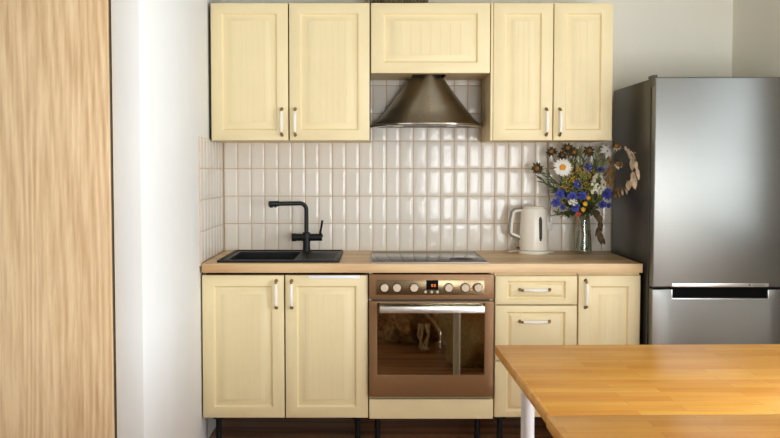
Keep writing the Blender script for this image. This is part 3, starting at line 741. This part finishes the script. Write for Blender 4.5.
# green sprigs fill the bouquet
green = [((.88, -.16, 1.29), 'leaf'), ((.93, -.17, 1.25), 'leaf'), ((.955, -.2, 1.12), 'leaf'), ((1.0, -.12, 1.31), 'leaf'), ((1.05, -.13, 1.38), 'leaf'), ((1.10, -.14, 1.40), 'leaf'), ((1.16, -.16, 1.37), 'leaf'), ((1.17, -.2, 1.21), 'leaf'),
         ((1.12, -.24, 1.17), 'leaf'), ((1.04, -.22, 1.20), 'leaf'), ((1.00, -.2, 1.17), 'leaf'), ((1.09, -.2, 1.27), 'leaf'), ((.99, -.16, 1.35), 'leaf'), ((1.18, -.13, 1.29), 'leaf'), ((.905, -.15, 1.32), 'leaf'), ((1.13, -.2, 1.14), 'leaf'), ((1.0, -.22, 1.12), 'leaf'),
         ((1.02, -.13, 1.43), 'leaf_light'), ((1.08, -.12, 1.44), 'leaf_light'), ((1.17, -.14, 1.43), 'leaf_light'), ((1.15, -.25, 1.30), 'leaf_light'), ((1.11, -.25, 1.25), 'leaf_light'), ((1.03, -.24, 1.24), 'leaf_light'), ((1.07, -.25, 1.31), 'leaf_light'), ((.985, -.22, 1.28), 'leaf_light'), ((1.16, -.24, 1.20), 'leaf_light'), ((1.21, -.16, 1.40), 'leaf_light'), ((1.08, -.24, 1.14), 'leaf'), ((1.05, -.2, 1.16), 'leaf')]
for (x, y, z), mt in green:
    e = Vector((x, y, z)); t = thing('leafy_sprig', 'thin green leafy sprig filling the bouquet between the flowers', 'greenery', (vx, vy, vz+.018), 'green sprigs in the bouquet')
    pts = stem_path(e, Vector((e.x-vx, e.y-vy-.03, .25))); MB().tube(pts, .0011, 5).build('stem', 'stem', t)
    m = MB()
    for i in range(5, len(pts)):
        for s in range(3):
            dd = (pts[i]-pts[i-1]).normalized()+Vector((R.uniform(-.8, .8), R.uniform(-.6, .4), R.uniform(-.5, .6)))
            leafm(m, pts[i], dd, (R.uniform(-.5, .5), -1, R.uniform(0, 1)), R.uniform(.028, .055), R.uniform(.005, .010), .2, 4)
    m.build('leaves', mt, t, smooth=80)
# dead brown leaves hanging beside the vase
t = thing('dead_leaf_stem', 'stem of dark brown withered leaves hanging down beside the vase', 'dried plant', (vx+.02, vy, 1.10))
pts = [(vx+.012, vy-.005, 1.0), (vx+.022, vy-.02, 1.112), (1.145, -.19, 1.135), (1.162, -.20, 1.10), (1.170, -.20, 1.06), (1.172, -.20, 1.00)]
MB().tube(pts, .0015, 6).build('stem', 'dry_stem', t)
m = MB()
for (x, z, dx, dz, L, W) in ((1.150, 1.135, .2, -.6, .06, .04), (1.165, 1.11, .3, -1, .055, .034), (1.170, 1.075, .35, -1, .06, .032), (1.172, 1.05, -.4, -1, .06, .028), (1.173, 1.02, .15, -1, .072, .034), (1.176, .995, .5, -.8, .05, .028), (1.14, 1.14, -.2, -.8, .04, .025)):
    leafm(m, (x, -.20, z), (dx, R.uniform(-.2, .1), dz), (R.uniform(-.4, .6), -1, .2), L, W, R.uniform(-.2, .4), 7, R.uniform(.1, .5))
m.build('leaves', 'brown_leaf', t, smooth=80)
# golden brown leaves next to the blossom spike
t = thing('golden_leaf_stem', 'stem of golden brown leaves between white blossom and the dry wreath', 'dried plant', (vx, vy, vz+.018))
e = Vector((1.228, -.2, 1.375)); MB().tube(stem_path(e, (.3, -.1, 1)), .0015, 6).build('stem', 'dry_stem', t)
m = MB()
for (x, z, dx, dz, L, W) in ((1.228, 1.385, .2, -1, .055, .02), (1.235, 1.36, -.5, -1, .06, .022), (1.225, 1.345, -.5, -1, .06, .022), (1.235, 1.335, .1, -1, .06, .02), (1.222, 1.31, -.6, -1, .06, .024), (1.215, 1.29, -.6, -.7, .045, .03), (1.222, 1.29, .2, -1, .05, .022), (1.20, 1.27, -.5, -.6, .04, .03), (1.228, 1.38, -.3, 1, .035, .016), (1.21, 1.33, -1, -.6, .04, .018)):
    leafm(m, (x, -.20+R.uniform(-.02, .01), z), (dx, R.uniform(-.3, .1), dz), (R.uniform(-.5, .5), -1, .2), L, W, R.uniform(-.2, .4), 6, R.uniform(.1, .4))
m.build('leaves', 'gold_leaf', t, smooth=80)
# papery beige branch that bends forward along the side of the fridge
t = thing('papery_leaf_branch', 'arching branch of papery beige dried leaves in front of the fridge side', 'dried plant', (vx, vy, vz+.018))
arch = [(1.10, -.13, .92), (1.118, -.135, 1.095), (1.20, -.19, 1.30), (1.235, -.24, 1.42), (1.25, -.32, 1.460), (1.253, -.384, 1.461), (1.255, -.448, 1.435), (1.256, -.501, 1.397), (1.257, -.55, 1.345), (1.258, -.53, 1.29), (1.256, -.47, 1.265)]
MB().tube(arch, .0016, 6).build('stem', 'dry_stem', t)
low = [(1.118, -.135, 1.095), (1.19, -.19, 1.185), (1.232, -.215, 1.219), (1.246, -.297, 1.241), (1.25, -.40, 1.252), (1.254, -.448, 1.262)]
MB().tube(low, .0015, 6).build('stem', 'dry_stem', t)
m = MB()
# (x, y, z), direction, length, width
for p, d, L, W in (((1.250, -.37, 1.462), (.1, -.5, -.5), .045, .022), ((1.252, -.42, 1.448), (0, -.6, -.9), .05, .026), ((1.253, -.455, 1.436), (.0, -.35, -1), .065, .034), ((1.254, -.47, 1.425), (.05, -.9, .05), .06, .03),
                   ((1.254, -.50, 1.415), (0, -.8, -.35), .05, .03), ((1.254, -.49, 1.400), (.0, .12, -1), .075, .036), ((1.256, -.54, 1.385), (.0, -.3, -1), .06, .026), ((1.257, -.55, 1.35), (0, -.45, -1), .055, .024), ((1.256, -.56, 1.33), (.0, -.5, -.8), .05, .02),
                   ((1.254, -.50, 1.335), (0, .0, -1), .06, .036), ((1.254, -.505, 1.315), (0, -.2, -1), .075, .044), ((1.252, -.46, 1.29), (.0, .35, -.8), .055, .036), ((1.252, -.44, 1.285), (0, .3, -1), .055, .038), ((1.252, -.53, 1.29), (0, -.3, -1), .05, .03),
                   ((1.25, -.40, 1.252), (0, -.5, -.7), .045, .018), ((1.247, -.34, 1.246), (0, -.4, -.9), .04, .016), ((1.245, -.30, 1.240), (0, -.6, .4), .04, .015), ((1.252, -.42, 1.27), (0, .3, 1), .03, .02)):
    p = Vector(p); d = Vector(d)
    leafm(m, p, d, (R.uniform(-1.3, .3), -.6-R.uniform(0, .4), R.uniform(-.7, .7)), L*.85, W*.8, R.uniform(-.05, .15), 7, R.uniform(.05, .3))
for v in m.bm.verts: v.co.x = min(v.co.x, 1.278)
m.build('leaves', 'beige_leaf', t, smooth=80)
m = MB()
for p, d in (((1.235, -.22, 1.219), (.1, -.6, .35)), ((1.238, -.24, 1.222), (0, -.8, -.5)), ((1.243, -.27, 1.232), (0, -.8, .5)), ((1.243, -.29, 1.236), (0, -.6, -.8)), ((1.247, -.33, 1.242), (0, -.9, .3))):
    leafm(m, p, d, (-.8, -.6, .2), .042, .018, .1, 6, .2)
m.build('small_leaves', 'gold_leaf', t, smooth=80)

# ------------------------------------------------------------------ dining table
t = thing('dining_table', 'honey coloured butcher-block dining table with white round legs', 'table', (1.1, -2.4, 0)); table = t
tz0, tz1 = .718, .75
MB().box(.408, 1.58, -2.560, -1.746, tz0, tz1, .004).build('tabletop', 'table', t)
MB().box(.402, 1.58, -3.15, -2.5615, tz0, tz1, .004).build('table_leaf', 'table', t)
for x in (.505, 1.50):
    for y in (-1.83, -3.06):
        MB().cyl((x, y, .004), (x, y, tz0), .0222, .0222, 28).cyl((x, y, 0), (x, y, .006), .024, .024, 28).lathe((x, y, tz0-.006), [(.045, 0), (.045, .0055)], 24).build('leg', 'white_metal', t)
table.location = (1.112, -2.388, 0); table.rotation_euler.z = math.radians(1.0)
# bedding heaped on the floor behind the table, seen in the oven glass
def blob(name, mat, loc, size, seed, label, cat, amp=.12, fringe=0):
    rr = random.Random(seed); b = bmesh.new(); bmesh.ops.create_icosphere(b, subdivisions=5, radius=1)
    ph = [(Vector((rr.gauss(0, 1), rr.gauss(0, 1), rr.gauss(0, 1)))*f, rr.uniform(0, 6), a) for f, a in ((1.6, .5), (2.6, .35), (4.5, .22), (8, .1), (13, .05)) for _ in range(3)]
    for v in b.verts:
        k = 1+amp*sum(a*math.sin(v.co.dot(w)+p) for w, p, a in ph); v.co = Vector((v.co.x*size[0]*k, v.co.y*size[1]*k, v.co.z*size[2]*k))
        v.co.z = max(v.co.z, -size[2]*.55)
    m = MB(); m.merge(b, Matrix.Translation((loc[0], loc[1], size[2]*.55+.002+loc[2])))
    o = m.build(name, mat, loc=loc, smooth=180); tag(o, label, cat)
    for i in range(fringe):
        x = loc[0]+.07+.022*i; y = loc[1]+size[1]*.86
        MB().tube([(x, y, .20), (x+rr.uniform(-.02, .02), y+.05, .13), (x+rr.uniform(-.03, .03), y+.08, .05), (x+rr.uniform(-.03, .03), y+.10, .03)], [.012, .010, .008, .013], 7).build('tassel', 'beige_leaf', o)
    return o
blob('blanket', 'blanket', (.26, -3.22, 0), (.36, .46, .46), 3, 'brown woven blanket heaped on the floor, mirrored in the oven door', 'blanket', .28, 4)
blob('floor_cushion', 'cushion', (.82, -2.66, 0), (.30, .46, .34), 8, 'olive brown floor cushion beside the blanket, mirrored in the oven door', 'cushion', .2)
blob('floor_cushion', 'cushion_red', (1.05, -3.75, 0), (.4, .3, .55), 12, 'dull red cushion behind the olive one, mirrored in the oven door', 'cushion', .15)

# ------------------------------------------------------------------ light, world, camera
def area(name, loc, rot, sx, sy, power, c):
    l = bpy.data.lights.new(name, 'AREA'); l.shape = 'RECTANGLE'; l.size = sx; l.size_y = sy; l.energy = power; l.color = c
    o = bpy.data.objects.new(name, l); col.objects.link(o); o.location = loc; o.rotation_euler = rot
area('daylight_side', (XR+.3, (W1[0]+W1[1])/2, (W1[2]+W1[3])/2), (0, PI/2, 0), 1.35, 1.45, 28, (.91, .97, 1.03))
area('added_low_fill', (XR+.3, (W3[0]+W3[1])/2, .72), (0, PI/2, 0), 1.5, 1.3, 155, (.91, .97, 1.03))  # added fill, hung low to brighten the partition foot and base fronts
area('daylight_rear', ((W2[0]+W2[1])/2, YR-.35, .88), (PI/2, 0, 0), 1.35, 1.7, 142, (.95, .97, .98))
w = bpy.data.worlds.new('world'); sc.world = w; w.use_nodes = True
bg = w.node_tree.nodes['Background']; bg.inputs[0].default_value = (.80, .88, 1, 1); bg.inputs[1].default_value = 1.9

cam = bpy.data.cameras.new('camera'); co = bpy.data.objects.new('camera', cam); col.objects.link(co); sc.camera = co
cam.sensor_width = 36; cam.lens = 842.2*36/780
cam.shift_x = 15/780; cam.shift_y = -(219-(168.6+842.2*math.tan(.0458)))/780
co.location = (0, -4.592, 1.3505); co.rotation_euler = (PI/2-.0458, 0, 0)
cam.clip_start = .05

for o in list(bpy.data.objects):
    if '_base' in o: del o['_base']
vs = sc.view_settings
sc.display_settings.display_device = 'sRGB'
vs.view_transform = 'Standard'; vs.look = 'None'; vs.gamma = 1; vs.use_curve_mapping = False; vs.exposure = 0.06
sc.cycles.use_denoising = True
sc.cycles.max_bounces = 10; sc.cycles.diffuse_bounces = 6; sc.cycles.glossy_bounces = 5; sc.cycles.transparent_max_bounces = 16
sc.cycles.caustics_reflective = False; sc.cycles.caustics_refractive = False
